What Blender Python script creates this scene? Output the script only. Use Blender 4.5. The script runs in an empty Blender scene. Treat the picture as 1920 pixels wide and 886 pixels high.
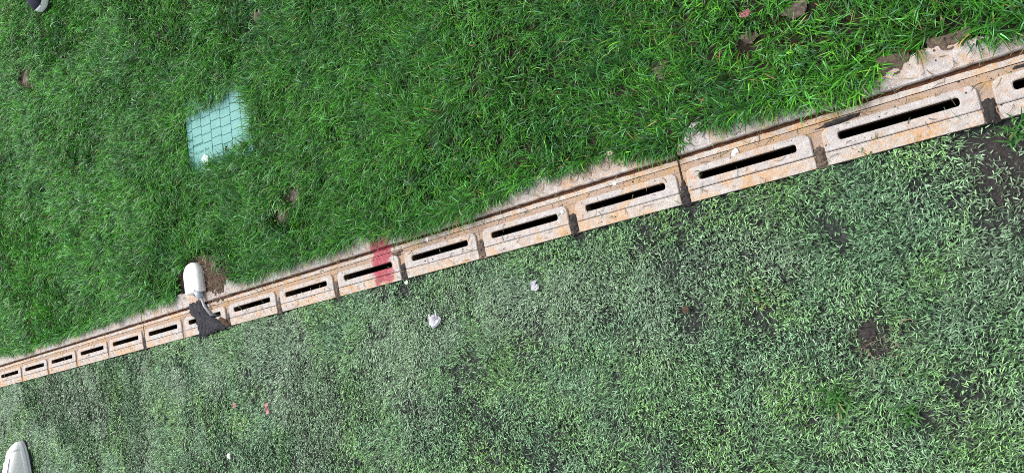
import bpy, bmesh, math, random
import numpy as np
from mathutils import Matrix, Vector

# ------------------------------------------------------------------ camera, world, sun, exposure
scene = bpy.context.scene
C = scene.collection
cam_data = bpy.data.cameras.new('camera')
cam_data.sensor_fit = 'HORIZONTAL'; cam_data.sensor_width = 36.0
cam_data.lens = 36.0 * 1443 / 1920
cam_data.clip_start = 0.02; cam_data.clip_end = 400
cam = bpy.data.objects.new('camera', cam_data); C.objects.link(cam)
Rm = Matrix(((0.7829183594825898, 0.2197931134661336, 0.5820050082756622),
             (-0.17252548461617004, 0.9755260420424855, -0.1363227730604039),
             (-0.597723848899344, 0.006318905742772167, 0.8016771618844883)))
cam.matrix_world = Matrix.Translation((3.942609989813935, -0.24287309695686451, 1.3474761530694446)) @ Rm.to_4x4()
scene.camera = cam

SUN_EL, SUN_AZ = math.radians(52), math.radians(-52)      # azimuth measured from +Y towards +X
world = bpy.data.worlds.new('World'); scene.world = world; world.use_nodes = True
wn = world.node_tree; wn.nodes.clear()
sky = wn.nodes.new('ShaderNodeTexSky'); sky.sky_type = 'NISHITA'; sky.sun_disc = False
sky.sun_elevation = SUN_EL; sky.sun_rotation = SUN_AZ
sky.air_density = 1.0; sky.dust_density = 4.0; sky.ozone_density = 1.0
hs = wn.nodes.new('ShaderNodeHueSaturation'); hs.inputs['Saturation'].default_value = 0.22
bg = wn.nodes.new('ShaderNodeBackground'); bg.inputs['Strength'].default_value = 0.13
wo = wn.nodes.new('ShaderNodeOutputWorld')
wn.links.new(sky.outputs[0], hs.inputs['Color']); wn.links.new(hs.outputs[0], bg.inputs['Color']); wn.links.new(bg.outputs[0], wo.inputs['Surface'])
sl = bpy.data.lights.new('sun', 'SUN'); sl.energy = 1.3; sl.angle = math.radians(26); sl.color = (1.0, 0.97, 0.92)
sun = bpy.data.objects.new('sun', sl); C.objects.link(sun)
sd = Vector((math.sin(SUN_AZ) * math.cos(SUN_EL), math.cos(SUN_AZ) * math.cos(SUN_EL), math.sin(SUN_EL)))
sun.rotation_euler = sd.to_track_quat('Z', 'Y').to_euler()
vs = scene.view_settings
vs.view_transform = 'Standard'; vs.look = 'None'; vs.gamma = 1.0; vs.use_curve_mapping = False; vs.exposure = 0.95
scene.render.engine = 'CYCLES'
scene.cycles.use_denoising = False; scene.cycles.filter_width = 1.0; scene.cycles.use_adaptive_sampling = False
scene.cycles.max_bounces = 5; scene.cycles.diffuse_bounces = 3; scene.cycles.glossy_bounces = 2

rng = np.random.default_rng(7); random.seed(7)

# ------------------------------------------------------------------ helpers
def tag(o, label=None, cat=None, group=None, kind=None):
    if label: o['label'] = label
    if cat: o['category'] = cat
    if group: o['group'] = group
    if kind: o['kind'] = kind
    return o
def empty(name, loc=(0, 0, 0), rz=0):
    o = bpy.data.objects.new(name, None); o.empty_display_size = 0.05
    o.location = loc; o.rotation_euler = (0, 0, rz); C.objects.link(o); return o
def obj(name, bm, m, parent=None, smooth=False):
    me = bpy.data.meshes.new(name)
    bm.normal_update(); bm.to_mesh(me); bm.free()
    if smooth: me.polygons.foreach_set('use_smooth', [True] * len(me.polygons))
    me.materials.append(m)
    o = bpy.data.objects.new(name, me); C.objects.link(o)
    if parent: o.parent = parent
    return o
def add_box(bm, x0, x1, y0, y1, z0, z1):
    v = [bm.verts.new(p) for p in ((x0,y0,z0),(x1,y0,z0),(x1,y1,z0),(x0,y1,z0),(x0,y0,z1),(x1,y0,z1),(x1,y1,z1),(x0,y1,z1))]
    for f in ((3,2,1,0),(4,5,6,7),(0,1,5,4),(1,2,6,5),(2,3,7,6),(3,0,4,7)): bm.faces.new([v[i] for i in f])
def rrect(x0, x1, y0, y1, rads, n=5):
    """rounded rectangle outline, counter clockwise, radii for (x1y1, x0y1, x0y0, x1y0)"""
    pts = []
    for (cx, cy, sx, sy, a0), r in zip(((x1,y1,-1,-1,0),(x0,y1,1,-1,90),(x0,y0,1,1,180),(x1,y0,-1,1,270)), rads):
        for i in range(n + 1):
            a = math.radians(a0 + 90 * i / n)
            pts.append((cx + sx * r + r * math.cos(a), cy + sy * r + r * math.sin(a)))
    return pts
def loop_verts(bm, pts, z): return [bm.verts.new((x, y, z)) for x, y in pts]
def bridge(bm, a, b):
    n = len(a)
    for i in range(n): bm.faces.new((a[i], a[(i+1) % n], b[(i+1) % n], b[i]))
def fill_loop(bm, *loops):
    es = []
    for l in loops:
        for i in range(len(l)):
            e = bm.edges.get((l[i], l[(i+1) % len(l)]))
            if not e: e = bm.edges.new((l[i], l[(i+1) % len(l)]))
            es.append(e)
    bmesh.ops.triangle_fill(bm, use_beauty=True, use_dissolve=False, edges=es)
def prism(bm, pts, z0, z1, bev=0.0):
    """closed prism over a ccw outline with a small chamfer on its top edge"""
    cx = sum(p[0] for p in pts) / len(pts); cy = sum(p[1] for p in pts) / len(pts)
    a = loop_verts(bm, pts, z0); b = loop_verts(bm, pts, z1 - bev)
    bridge(bm, a, b)
    top = b
    if bev:
        def inn(x, y):
            d = math.hypot(x - cx, y - cy) or 1; return (x - (x - cx) / d * bev, y - (y - cy) / d * bev)
        top = loop_verts(bm, [inn(x, y) for x, y in pts], z1); bridge(bm, b, top)
    bm.faces.new(top)
def tube(bm, pts, rads, n=10):
    rings = []
    for i, p in enumerate(pts):
        p = Vector(p); d = (Vector(pts[min(i+1, len(pts)-1)]) - Vector(pts[max(i-1, 0)])).normalized()
        u = d.cross(Vector((0, 0, 1)));
        if u.length < 1e-4: u = Vector((1, 0, 0))
        u.normalize(); w = u.cross(d)
        rings.append([bm.verts.new(p + (u * math.cos(2*math.pi*k/n) + w * math.sin(2*math.pi*k/n)) * rads[i]) for k in range(n)])
    for a, b in zip(rings, rings[1:]): bridge(bm, a, b)
    bm.faces.new(rings[0][::-1]); bm.faces.new(rings[-1])

def vnoise(x, y, scale, seed=0):
    x = np.asarray(x) / scale + 517.3; y = np.asarray(y) / scale + 231.7
    xi = np.floor(x).astype(np.int64); yi = np.floor(y).astype(np.int64); fx = x - xi; fy = y - yi
    fx = fx * fx * (3 - 2 * fx); fy = fy * fy * (3 - 2 * fy)
    def h(a, b):
        n = (a * 374761393 + b * 668265263 + seed * 1274126177) & 0x7fffffff
        n = ((n ^ (n >> 13)) * 1103515245) & 0x7fffffff
        n = ((n ^ (n >> 11)) * 12345677) & 0x7fffffff
        return ((n ^ (n >> 16)) & 0xffff) / 65535.0
    return (h(xi, yi) * (1-fx) + h(xi+1, yi) * fx) * (1-fy) + (h(xi, yi+1) * (1-fx) + h(xi+1, yi+1) * fx) * fy
def fnoise(x, y, scale, seed=0):
    return .55 * vnoise(x, y, scale, seed) + .3 * vnoise(x, y, scale / 2.1, seed + 1) + .15 * vnoise(x, y, scale / 4.3, seed + 2)
def in_poly(x, y, poly):
    r = np.zeros(len(x), bool); n = len(poly)
    for i in range(n):
        x0, y0 = poly[i]; x1, y1 = poly[(i+1) % n]
        if y0 == y1: continue
        r ^= ((y0 > y) != (y1 > y)) & (x < (x1 - x0) * (y - y0) / (y1 - y0) + x0)
    return r

# ------------------------------------------------------------------ materials
def mat(name, rough=0.6, spec=0.5):
    m = bpy.data.materials.new(name); m.use_nodes = True
    nt = m.node_tree; b = nt.nodes['Principled BSDF']
    b.inputs['Roughness'].default_value = rough; b.inputs['Specular IOR Level'].default_value = spec
    return m, nt, b
class NB:
    def __init__(s, nt):
        s.nt = nt; s.pos = nt.nodes.new('ShaderNodeNewGeometry').outputs['Position']
    def lk(s, a, b): s.nt.links.new(a, b)
    def noise(s, scale, detail=4, rough=.6, dist=0, off=None, stretch=None):
        n = s.nt.nodes.new('ShaderNodeTexNoise'); n.inputs['Scale'].default_value = scale; n.inputs['Detail'].default_value = detail
        n.inputs['Roughness'].default_value = rough; n.inputs['Distortion'].default_value = dist
        src = s.pos
        if off or stretch:
            mp = s.nt.nodes.new('ShaderNodeMapping'); s.lk(src, mp.inputs['Vector'])
            if off: mp.inputs['Location'].default_value = off
            if stretch: mp.inputs['Scale'].default_value = stretch
            src = mp.outputs[0]
        s.lk(src, n.inputs['Vector']); return n.outputs['Fac']
    def voro(s, scale):
        n = s.nt.nodes.new('ShaderNodeTexVoronoi'); n.inputs['Scale'].default_value = scale; s.lk(s.pos, n.inputs['Vector']); return n.outputs['Distance']
    def ramp(s, fac, a, b, ca=(0,0,0,1), cb=(1,1,1,1)):
        r = s.nt.nodes.new('ShaderNodeValToRGB'); r.color_ramp.elements[0].position = a; r.color_ramp.elements[1].position = b
        r.color_ramp.elements[0].color = ca; r.color_ramp.elements[1].color = cb; s.lk(fac, r.inputs[0]); return r.outputs[0]
    def mix(s, fac, a, b):
        n = s.nt.nodes.new('ShaderNodeMix'); n.data_type = 'RGBA'
        for k, v in ((0, fac), (6, a), (7, b)):
            if hasattr(v, 'links') or hasattr(v, 'is_linked'): s.lk(v, n.inputs[k])
            elif isinstance(v, (int, float)): n.inputs[k].default_value = v
            else: n.inputs[k].default_value = (*v[:3], 1)
        return n.outputs[2]
    def m(s, op, a, b=None, c=None):
        n = s.nt.nodes.new('ShaderNodeMath'); n.operation = op
        for k, v in enumerate((a, b, c)):
            if v is None: continue
            if isinstance(v, (int, float)): n.inputs[k].default_value = v
            else: s.lk(v, n.inputs[k])
        return n.outputs[0]
    def bump(s, h, strength, dist, b):
        n = s.nt.nodes.new('ShaderNodeBump'); n.inputs['Strength'].default_value = strength; n.inputs['Distance'].default_value = dist
        s.lk(h, n.inputs['Height']); s.lk(n.outputs[0], b.inputs['Normal'])
    def xyz(s):
        n = s.nt.nodes.new('ShaderNodeSeparateXYZ'); s.lk(s.pos, n.inputs[0]); return n.outputs

def red_paint(N, col):
    """the stripe of red marking paint sprayed across the drain"""
    X, Y, Z = N.xyz()
    wob = N.m('MULTIPLY', N.m('SUBTRACT', N.noise(60, 5, .7), .5), .055)
    xs = N.m('ADD', N.m('SUBTRACT', X, 2.5565), wob)
    inx = N.ramp(N.m('ABSOLUTE', xs), .030, .037, (1,1,1,1), (0,0,0,1))
    iny = N.ramp(N.m('ABSOLUTE', N.m('ADD', N.m('SUBTRACT', Y, .030), wob)), .066, .073, (1,1,1,1), (0,0,0,1))
    speck = N.ramp(N.noise(520, 2, .7), .34, .44)
    f = N.m('MULTIPLY', N.m('MULTIPLY', inx, iny), N.m('ADD', N.m('MULTIPLY', speck, .62), .36))
    red = N.mix(N.ramp(N.noise(140, 3), .35, .65), (.30, .022, .048), (.36, .085, .115))
    return N.mix(f, col, red)

def concrete(name, base, base2, stain, stain_lo, stain_hi, speck=.55, rough=.75):
    m, nt, b = mat(name, rough, .35); N = NB(nt)
    c = N.mix(N.ramp(N.noise(90, 5, .65), .35, .68), base, base2)
    # fine aggregate grain
    c = N.mix(N.m('MULTIPLY', N.ramp(N.noise(750, 2, .8), .42, .60), .42), c, (.24, .23, .23))
    # rusty ochre staining, two scales
    st = N.m('MULTIPLY', N.ramp(N.noise(17, 6, .7, .8), stain_lo, stain_hi), N.ramp(N.noise(130, 4, .7), .30, .60))
    c = N.mix(st, c, stain)
    blot = N.ramp(N.noise(75, 3, .6, 1.0, (3.1, 7.7, 0)), .63, .69)
    c = N.mix(N.m('MULTIPLY', blot, .55), c, (stain[0] * .85, stain[1] * .62, stain[2] * .5))
    # black specks of crumb and dirt
    d = N.ramp(N.noise(330, 2, .55, 0, (9.2, 1.3, 4)), .69, .73)
    c = N.mix(N.m('MULTIPLY', d, .85), c, (.07, .05, .04))
    dirt = N.ramp(N.noise(34, 5, .7, .5, (1.7, 4.4, 2)), .62, .78)
    c = N.mix(N.m('MULTIPLY', dirt, speck), c, (.17, .12, .085))
    nt.links.new(red_paint(N, c), b.inputs['Base Color'])
    N.bump(N.m('ADD', N.noise(600, 4, .7), N.m('MULTIPLY', N.noise(60, 3), 2.0)), .75, .0018, b)
    return m
M = {}
M['plate'] = concrete('pale_concrete', (.53, .495, .475), (.37, .34, .33), (.48, .29, .15), .48, .66, .45)
M['strip'] = concrete('stained_concrete', (.56, .515, .475), (.40, .355, .32), (.50, .29, .13), .44, .60, .55)
M['base'] = concrete('ochre_concrete', (.38, .28, .205), (.35, .225, .155), (.42, .25, .10), .46, .66, .85)
M['kerb'] = concrete('kerb_concrete', (.55, .515, .505), (.36, .32, .305), (.46, .27, .13), .46, .64, .50)
M['letter'] = concrete('letter_concrete', (.44, .36, .33), (.34, .26, .23), (.40, .22, .12), .44, .62, .40)

def simple(name, c1, c2, sc, rough=.9, spec=.2, bumpd=.003, bsc=200, lo=.35, hi=.65):
    m, nt, b = mat(name, rough, spec); N = NB(nt)
    c = N.mix(N.ramp(N.noise(sc, 6, .7), lo, hi), c1, c2)
    nt.links.new(c, b.inputs['Base Color'])
    N.bump(N.noise(bsc, 6, .75), .8, bumpd, b); return m
m, nt, b = mat('groove_dirt', .95, .1); N = NB(nt)
nt.links.new(red_paint(N, N.mix(N.ramp(N.noise(150, 5), .35, .65), (.075, .032, .018), (.15, .075, .045))), b.inputs['Base Color'])
N.bump(N.noise(300, 5), .8, .003, b); M['groove'] = m
M['gapdirt'] = simple('gap_dirt', (.055, .045, .040), (.16, .115, .085), 180)
M['grime'] = simple('slot_grime', (.035, .022, .012), (.14, .085, .045), 90, .9, .1)
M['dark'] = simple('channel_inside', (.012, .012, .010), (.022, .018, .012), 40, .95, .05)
M['soil'] = simple('soil', (.095, .075, .062), (.22, .175, .145), 70, .95, .15, .006, 160)
M['soil_brown'] = simple('brown_soil', (.045, .028, .02), (.15, .10, .07), 120, .95, .15, .006, 260)
M['black_soil'] = simple('black_soil', (.012, .011, .012), (.055, .047, .045), 160, .8, .35, .005, 300)
M['rubber'] = simple('dark_rubber', (.015, .015, .020), (.045, .045, .055), 500, .85, .25, .002, 500)
M['grey_metal'] = simple('grey_metal', (.22, .23, .26), (.34, .35, .38), 200, .4, .5, .0005, 400)
M['blue_plastic'] = simple('blue_grey_plastic', (.30, .37, .45), (.42, .49, .56), 120, .4, .5, .0005, 400)
M['navy'] = simple('navy_fabric', (.008, .007, .022), (.02, .018, .045), 300, .8, .3, .001, 900)
M['shoe_light'] = simple('pale_grey_fabric', (.34, .39, .46), (.46, .50, .56), 200, .7, .3, .001, 900)
M['shoe_white'] = simple('white_leather', (.82, .82, .83), (.86, .86, .87), 90, .45, .4, .0006, 500)
M['shoe_sole'] = simple('white_rubber', (.70, .71, .76), (.78, .79, .83), 120, .6, .4, .0006, 500)
M['paper'] = simple('crumpled_paper', (.34, .34, .38), (.52, .52, .56), 150, .8, .3, .0008, 300)
M['petal'] = simple('pink_petal', (.45, .12, .17), (.52, .26, .27), 120, .6, .3, .0006, 300)
M['petal_dull'] = simple('dull_pink_petal', (.26, .08, .085), (.42, .22, .21), 120, .6, .3, .0006, 300)
M['pebble'] = simple('white_pebble', (.62, .60, .58), (.82, .81, .80), 150, .7, .3, .0008, 300, .2, .4)
m, nt, b = mat('white_plastic', .35, .5); N = NB(nt)
sp = N.ramp(N.noise(210, 3, .6, 0, (2, 5, 1)), .61, .66)
nt.links.new(N.mix(N.m('MULTIPLY', sp, .75), N.mix(N.ramp(N.noise(30, 4), .5, .8), (.80, .80, .79), (.70, .68, .66)), (.22, .15, .11)), b.inputs['Base Color']); M['white_plastic'] = m
m, nt, b = mat('turquoise_plastic', .5, .3); N = NB(nt)
c = N.mix(N.ramp(N.noise(22, 5, .65), .35, .7), (.072, .255, .235), (.105, .30, .28))
c = N.mix(N.m('MULTIPLY', N.ramp(N.noise(260, 3), .60, .72), .5), c, (.16, .36, .30))
nt.links.new(c, b.inputs['Base Color']); N.bump(N.noise(700, 3), .3, .0006, b); M['lid'] = m
M['lid_joint'] = simple('darker_turquoise_plastic', (.05, .175, .16), (.08, .23, .21), 150, .6, .3)  # darker turquoise for the lid base, rim and tread joints
M['lid_glint'] = simple('painted_white_glint', (.20, .44, .41), (.70, .72, .70), 420, .3, .5, .0004, 600, .44, .56)  # mottled white colour standing in for the glare on the lid
M['lid_text'] = simple('dark_lid_lettering', (.10, .24, .22), (.15, .32, .29), 200, .5)

def tinted(name, rough, spec, sheen_noise=0.0, transl=0.0):
    m, nt, b = mat(name, rough, spec); a = nt.nodes.new('ShaderNodeAttribute'); a.attribute_name = 'tint'
    nt.links.new(a.outputs['Color'], b.inputs['Base Color'])
    if transl:
        t = nt.nodes.new('ShaderNodeBsdfTranslucent'); nt.links.new(a.outputs['Color'], t.inputs['Color'])
        mx = nt.nodes.new('ShaderNodeMixShader'); mx.inputs[0].default_value = transl
        out = nt.nodes['Material Output']
        nt.links.new(b.outputs[0], mx.inputs[1]); nt.links.new(t.outputs[0], mx.inputs[2]); nt.links.new(mx.outputs[0], out.inputs['Surface'])
    return m
M['grass'] = tinted('grass_blades', .38, .34, transl=.15)
M['fibre'] = tinted('artificial_fibres', .5, .35)
M['clip'] = tinted('clippings', .6, .3)

def ground_mat(name, near1, near2, far1, far2):
    """soil between the blades; away from the drain a closed sward, seen only from far off"""
    m, nt, b = mat(name, .95, .15); N = NB(nt); X, Y, Z = N.xyz()
    near = N.mix(N.ramp(N.noise(60, 6, .7), .35, .65), near1, near2)
    far = N.mix(N.ramp(N.noise(140, 6, .75), .35, .65), far1, far2)
    dx = N.m('SUBTRACT', X, 2.2); dy = N.m('SUBTRACT', Y, .3)
    d = N.m('SQRT', N.m('ADD', N.m('MULTIPLY', dx, dx), N.m('MULTIPLY', dy, dy)))
    r = N.ramp(N.m('DIVIDE', d, 10.0), .27, .32)
    nt.links.new(N.mix(r, near, far), b.inputs['Base Color'])
    N.bump(N.noise(170, 6, .75), .9, .006, b); return m
M['lawn_ground'] = ground_mat('lawn_soil', (.016, .014, .009), (.06, .046, .034), (.02, .07, .012), (.045, .13, .022))  # lawn soil colour darkened to carry the shade under the blades
M['turf_ground'] = ground_mat('turf_infill', (.016, .019, .019), (.060, .066, .064), (.06, .11, .07), (.11, .17, .11))

# line along which the lawn meets the kerb
edge = np.array([(-.4, .080), (0.1593, 0.0865), (0.4836, 0.0690), (0.915, 0.0749), (1.282, 0.0824), (1.4987, 0.0902), (1.6323, 0.0951), (1.70, .1), (1.8715, 0.0802), (2.0338, 0.0706), (2.2335, 0.0727), (2.3716, 0.0807), (2.5182, 0.0829), (2.57, .086), (2.6134, 0.0694), (2.7201, 0.0556), (2.856, 0.058), (2.968, 0.0707), (3.044, 0.083), (3.1281, 0.0868), (3.2197, 0.0891), (3.2756, 0.0642), (3.3415, 0.0453), (3.3765, 0.047), (3.4158, 0.0807), (3.4969, 0.0705), (3.5914, 0.0617), (3.6945, 0.049), (3.7385, 0.0612), (3.7709, 0.0702), (3.8126, 0.0822), (3.8558, 0.0754), (3.8964, 0.0657), (3.9346, 0.0539), (4.6, .055)])
def edge_y(x): return np.interp(x, edge[:, 0], edge[:, 1])
# ------------------------------------------------------------------ setting: two ground sheets
P = 0.25                                  # slot pitch
X0, X1 = -2.5 * P, 21.5 * P               # the drain run that is built
def sheet_dense(name, xs, ys, zf, m):
    gx, gy = np.meshgrid(xs, ys); z = zf(gx, gy)
    me = bpy.data.meshes.new(name); nx, ny = len(xs), len(ys)
    co = np.stack([gx, gy, z], -1).reshape(-1, 3)
    i = (np.arange(ny - 1)[:, None] * nx + np.arange(nx - 1)[None, :]).reshape(-1)
    f = np.stack([i, i + 1, i + nx + 1, i + nx], 1)
    me.from_pydata(co.tolist(), [], f.tolist()); me.polygons.foreach_set('use_smooth', [True] * len(me.polygons))
    me.materials.append(m); o = bpy.data.objects.new(name, me); C.objects.link(o); return o
def far_near(a, b, step, far=200):
    n = int(round((b - a) / step)); return np.concatenate([[a - far, a - 20, a - 3], np.linspace(a, b, n + 1), [b + 3, b + 20, b + far]])
def lawn_z(x, y):
    z = -.010 + .014 * (fnoise(x, y, .16, 3) - .5) + .006 * (vnoise(x, y, .03, 8) - .5)
    return np.where(y < .100, np.minimum(z, -.012), z)
lx = far_near(-.2, 4.6, .02); ly = np.concatenate([np.linspace(.062, 2.0, 97), [5, 25, 200]])
tag(sheet_dense('lawn_ground', lx, ly, lawn_z, M['lawn_ground']), kind='structure')
def turf_z(x, y):
    z = -.008 + .008 * (fnoise(x, y, .10, 13) - .5) + .004 * (vnoise(x, y, .02, 18) - .5)
    return np.where(y > -.05, np.minimum(z, -.007), z)
ty = np.concatenate([[-200, -25, -4], np.linspace(-.95, -.0435, 46)])
tag(sheet_dense('turf_ground', lx, ty, turf_z, M['turf_ground']), kind='structure')
for xa, xb in ((-200, X0), (X1, 200)):
    bm = bmesh.new(); add_box(bm, xa, xb, -.0435, .062, -.3, -.012)
    tag(obj('ground', bm, M['soil']), kind='structure')

# ------------------------------------------------------------------ slot drain channels
TX, YT, YS, YB = .115, .0190, -.0212, -.0430     # half plate length, back edge, seam, front edge
SX, SY = .0898, .0069
def plate_mesh():
    bm = bmesh.new(); e = .0014; r = .0125
    o0 = rrect(-TX, TX, YS, YT, (r, r, .003, .003), 5)
    o1 = rrect(-TX + e, TX - e, YS + e, YT - e, (r - e, r - e, .002, .002), 5)
    h1 = rrect(-SX - e, SX + e, -SY - e, SY + e, (.0055,) * 4, 4); h0 = rrect(-SX, SX, -SY, SY, (.0048,) * 4, 4)
    a = loop_verts(bm, o0, -.012); b = loop_verts(bm, o0, .0030 - e); c = loop_verts(bm, o1, .0030)
    bridge(bm, a, b); bridge(bm, b, c)
    d = loop_verts(bm, h1, .0030); g = loop_verts(bm, h0, .0030 - e); h = loop_verts(bm, h0, -.013)
    bridge(bm, g, d); nf = len(bm.faces); bridge(bm, h, g)
    bm.faces.ensure_lookup_table()
    for f in bm.faces[nf:]: f.material_index = 1
    fill_loop(bm, c, d)
    bmesh.ops.recalc_face_normals(bm, faces=bm.faces)
    return bm
def strip_mesh():
    bm = bmesh.new()
    pts = rrect(-TX, TX, YB, YS - .0011, (.002, .002, .003, .003), 3)
    prism(bm, pts, -.02, .0026, .0010)
    for v in bm.verts:
        if v.co.z > 0: v.co.z -= max(0, (YS - v.co.y)) * .10
    return bm
def jag(bm, amp, keep):
    for v in bm.verts:
        if keep(v.co): v.co.y += random.uniform(-amp, amp); v.co.z += random.uniform(-amp, amp) * .6
LETTERS = {}
def letter_mesh(ch, size, depth):
    cu = bpy.data.curves.new('letter', 'FONT'); cu.body = ch; cu.size = size; cu.extrude = depth; cu.align_x = 'CENTER'; cu.align_y = 'CENTER'
    cu.offset = -.0006
    t = bpy.data.objects.new('t', cu); C.objects.link(t)
    me = bpy.data.meshes.new_from_object(t.evaluated_get(bpy.context.evaluated_depsgraph_get()))
    bpy.data.objects.remove(t); bpy.data.curves.remove(cu); return me

proto_plate = plate_mesh(); plate_me = bpy.data.meshes.new('slot_plate'); proto_plate.to_mesh(plate_me); proto_plate.free(); plate_me.materials.append(M['plate']); plate_me.materials.append(M['grime'])
sb = strip_mesh(); strip_me = bpy.data.meshes.new('front_strip'); sb.normal_update(); sb.to_mesh(strip_me); sb.free(); strip_me.materials.append(M['strip'])
units = [None] * 3
units[0] = (-2.5, 'far concrete slot drain length, smallest slots, running out of the left edge', 'far')
units[1] = (5.5, 'middle concrete slot drain length crossed by red paint and the rubber flap', 'mid')
units[2] = (13.5, 'near concrete slot drain length with the largest slots, at the right edge', 'near')
def put(name, me, parent, loc=(0, 0, 0), rz=0):
    o = bpy.data.objects.new(name, me); C.objects.link(o); o.parent = parent; o.location = loc; o.rotation_euler = (0, 0, rz); return o
GAP = .0022
for k0, label, key in units:
    root = tag(empty('slot_drain', (k0 * P, 0, 0)), label, 'drain channel', 'slot drain lengths laid end to end')
    L = 8 * P; a, bq = GAP, L - GAP
    for j in range(8):
        cx = (j + .5) * P
        put('slot_plate', plate_me, root, (cx + random.uniform(-.0008, .0008), 0, random.uniform(-.0006, .0006)), random.uniform(-.002, .002))
        put('front_strip', strip_me, root, (cx + random.uniform(-.0008, .0008), random.uniform(-.0004, .0004), random.uniform(-.0006, .0004)))
    # ochre bed: back band and the webs between the plates
    bm = bmesh.new()
    xs = np.linspace(a, bq, 161)
    def band(bm, y0, y1, z0, z1, jit=0.0, zj=0.0):
        rows = []
        for x in xs:
            ja = random.uniform(-jit, jit); jb = random.uniform(-jit * .3, jit * .3); jz = random.uniform(-zj, zj)
            rows.append([bm.verts.new(p) for p in ((x, y0, z0), (x, y0 + jb, z1 + jz), (x, y1 + ja, z1 + jz), (x, y1, z0))])
        for p, q in zip(rows, rows[1:]):
            for i in range(3): bm.faces.new((p[i], q[i], q[i+1], p[i+1]))
        bm.faces.new(rows[0]); bm.faces.new(rows[-1][::-1])
    band(bm, YT - .001, .0305, -.06, -.0012, .0003, .0003)
    for j in range(9):
        cx = j * P; w = .0138
        x0, x1 = max(cx - w, a), min(cx + w, bq)
        add_box(bm, x0, x1, YB, YT - .0015, -.06, -.0020)
    bmesh.ops.recalc_face_normals(bm, faces=bm.faces)
    obj('channel_bed', bm, M['base'], root)
    bm = bmesh.new(); band(bm, .0319, .0412, -.06, -.0014, .0007, .0003); bmesh.ops.recalc_face_normals(bm, faces=bm.faces)
    obj('edge_rib', bm, M['strip'], root)
    bm = bmesh.new(); band(bm, .0412, .0490, -.06, -.0085, .0, .0012); bmesh.ops.recalc_face_normals(bm, faces=bm.faces)
    obj('groove_bed', bm, M['groove'], root)
    bm = bmesh.new()
    rows = []
    for x in np.linspace(a, bq, 321):
        chip = .0022 * max(0, float(vnoise(k0 * P + x, .0, .011, 5)) - .45)
        back = min(.0995, max(.066, float(edge_y(k0 * P + x)) + .020)) + .012 * (float(fnoise(k0 * P + x, 1.0, .03, 6)) - .5)
        y0 = .0488 + chip * 1.4
        prof = [(y0, -.06), (y0, -.0005 - chip * .5), (y0 + .0016, .0018), (y0 + .012, .0024 + random.uniform(-.0002, .0002)), (min(.075, back - .006), .0024), (back - .004, .0010 + random.uniform(-.0008, .0008)), (back, -.006), (back, -.06)]
        rows.append([bm.verts.new((x, y, z)) for y, z in prof])
    for p, q in zip(rows, rows[1:]):
        for i in range(len(p) - 1): bm.faces.new((p[i], q[i], q[i+1], p[i+1]))
    bm.faces.new(rows[0]); bm.faces.new(rows[-1][::-1])
    bmesh.ops.recalc_face_normals(bm, faces=bm.faces)
    obj('kerb', bm, M['kerb'], root)
    # hollow of the channel below the slots
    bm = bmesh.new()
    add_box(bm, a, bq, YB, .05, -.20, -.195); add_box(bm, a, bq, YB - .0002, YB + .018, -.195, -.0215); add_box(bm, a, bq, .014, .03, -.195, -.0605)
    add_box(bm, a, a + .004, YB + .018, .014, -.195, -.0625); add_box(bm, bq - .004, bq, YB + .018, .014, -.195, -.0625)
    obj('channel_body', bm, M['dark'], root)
    words = {'mid': [('O', 3.0611, .0705), ('O', 3.1056, .0712), ('O', 3.1481, .0690), ('V', 3.1873, .0690), ('O', 3.2231, .0704), ('C', 3.2520, .0735), ('O', 1.4778, .0715), ('U', 1.5529, .0745)], 'near': [('J', 3.803, .0715)]}.get(key, [])
    for ch, x, y in words:
        if ch not in LETTERS:
            LETTERS[ch] = letter_mesh(ch, .030, .0009); LETTERS[ch].materials.append(M['letter'])
        put('raised_letter', LETTERS[ch], root, (x - k0 * P, y, .0026))

# ------------------------------------------------------------------ valve box with turquoise lid
LROT = math.radians(-3.5)
vb = tag(empty('valve_box', (1.935, .560, -.004), LROT), 'turquoise plastic valve box lid sunk in the lawn, half hidden by grass', 'valve box')
LW, LH = .345, .235
bm = bmesh.new(); prism(bm, rrect(-LW/2, LW/2, -LH/2, LH/2, (.02,) * 4, 5), -.02, 0, .002)
lid = obj('lid', bm, M['lid_joint'], vb)
bm = bmesh.new()
o0 = rrect(-LW/2 - .014, LW/2 + .014, -LH/2 - .014, LH/2 + .014, (.026,) * 4, 5); o1 = rrect(-LW/2 - .002, LW/2 + .002, -LH/2 - .002, LH/2 + .002, (.021,) * 4, 5)
A_, B_, C_, D_ = loop_verts(bm, o0, -.10), loop_verts(bm, o0, -.006), loop_verts(bm, o1, -.006), loop_verts(bm, o1, -.10)
bridge(bm, A_, B_); bridge(bm, B_, C_); bridge(bm, C_, D_); obj('box_rim', bm, M['lid_joint'], vb)
cw, chh = .0525, .0268
x_left = -LW/2 + .004
cols = [(x_left, x_left + .030)] + [(x_left + .030 + cw * i, x_left + .030 + cw * (i + 1)) for i in range(5)] + [(x_left + .030 + cw * 5, LW/2 - .004)]
lab = (cols[1][0] - .001, cols[2][1] - .001, -LH/2 + .016, -LH/2 + .016 + chh * 3.1)
hole = (.036, -.074)
cut = 9
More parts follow.
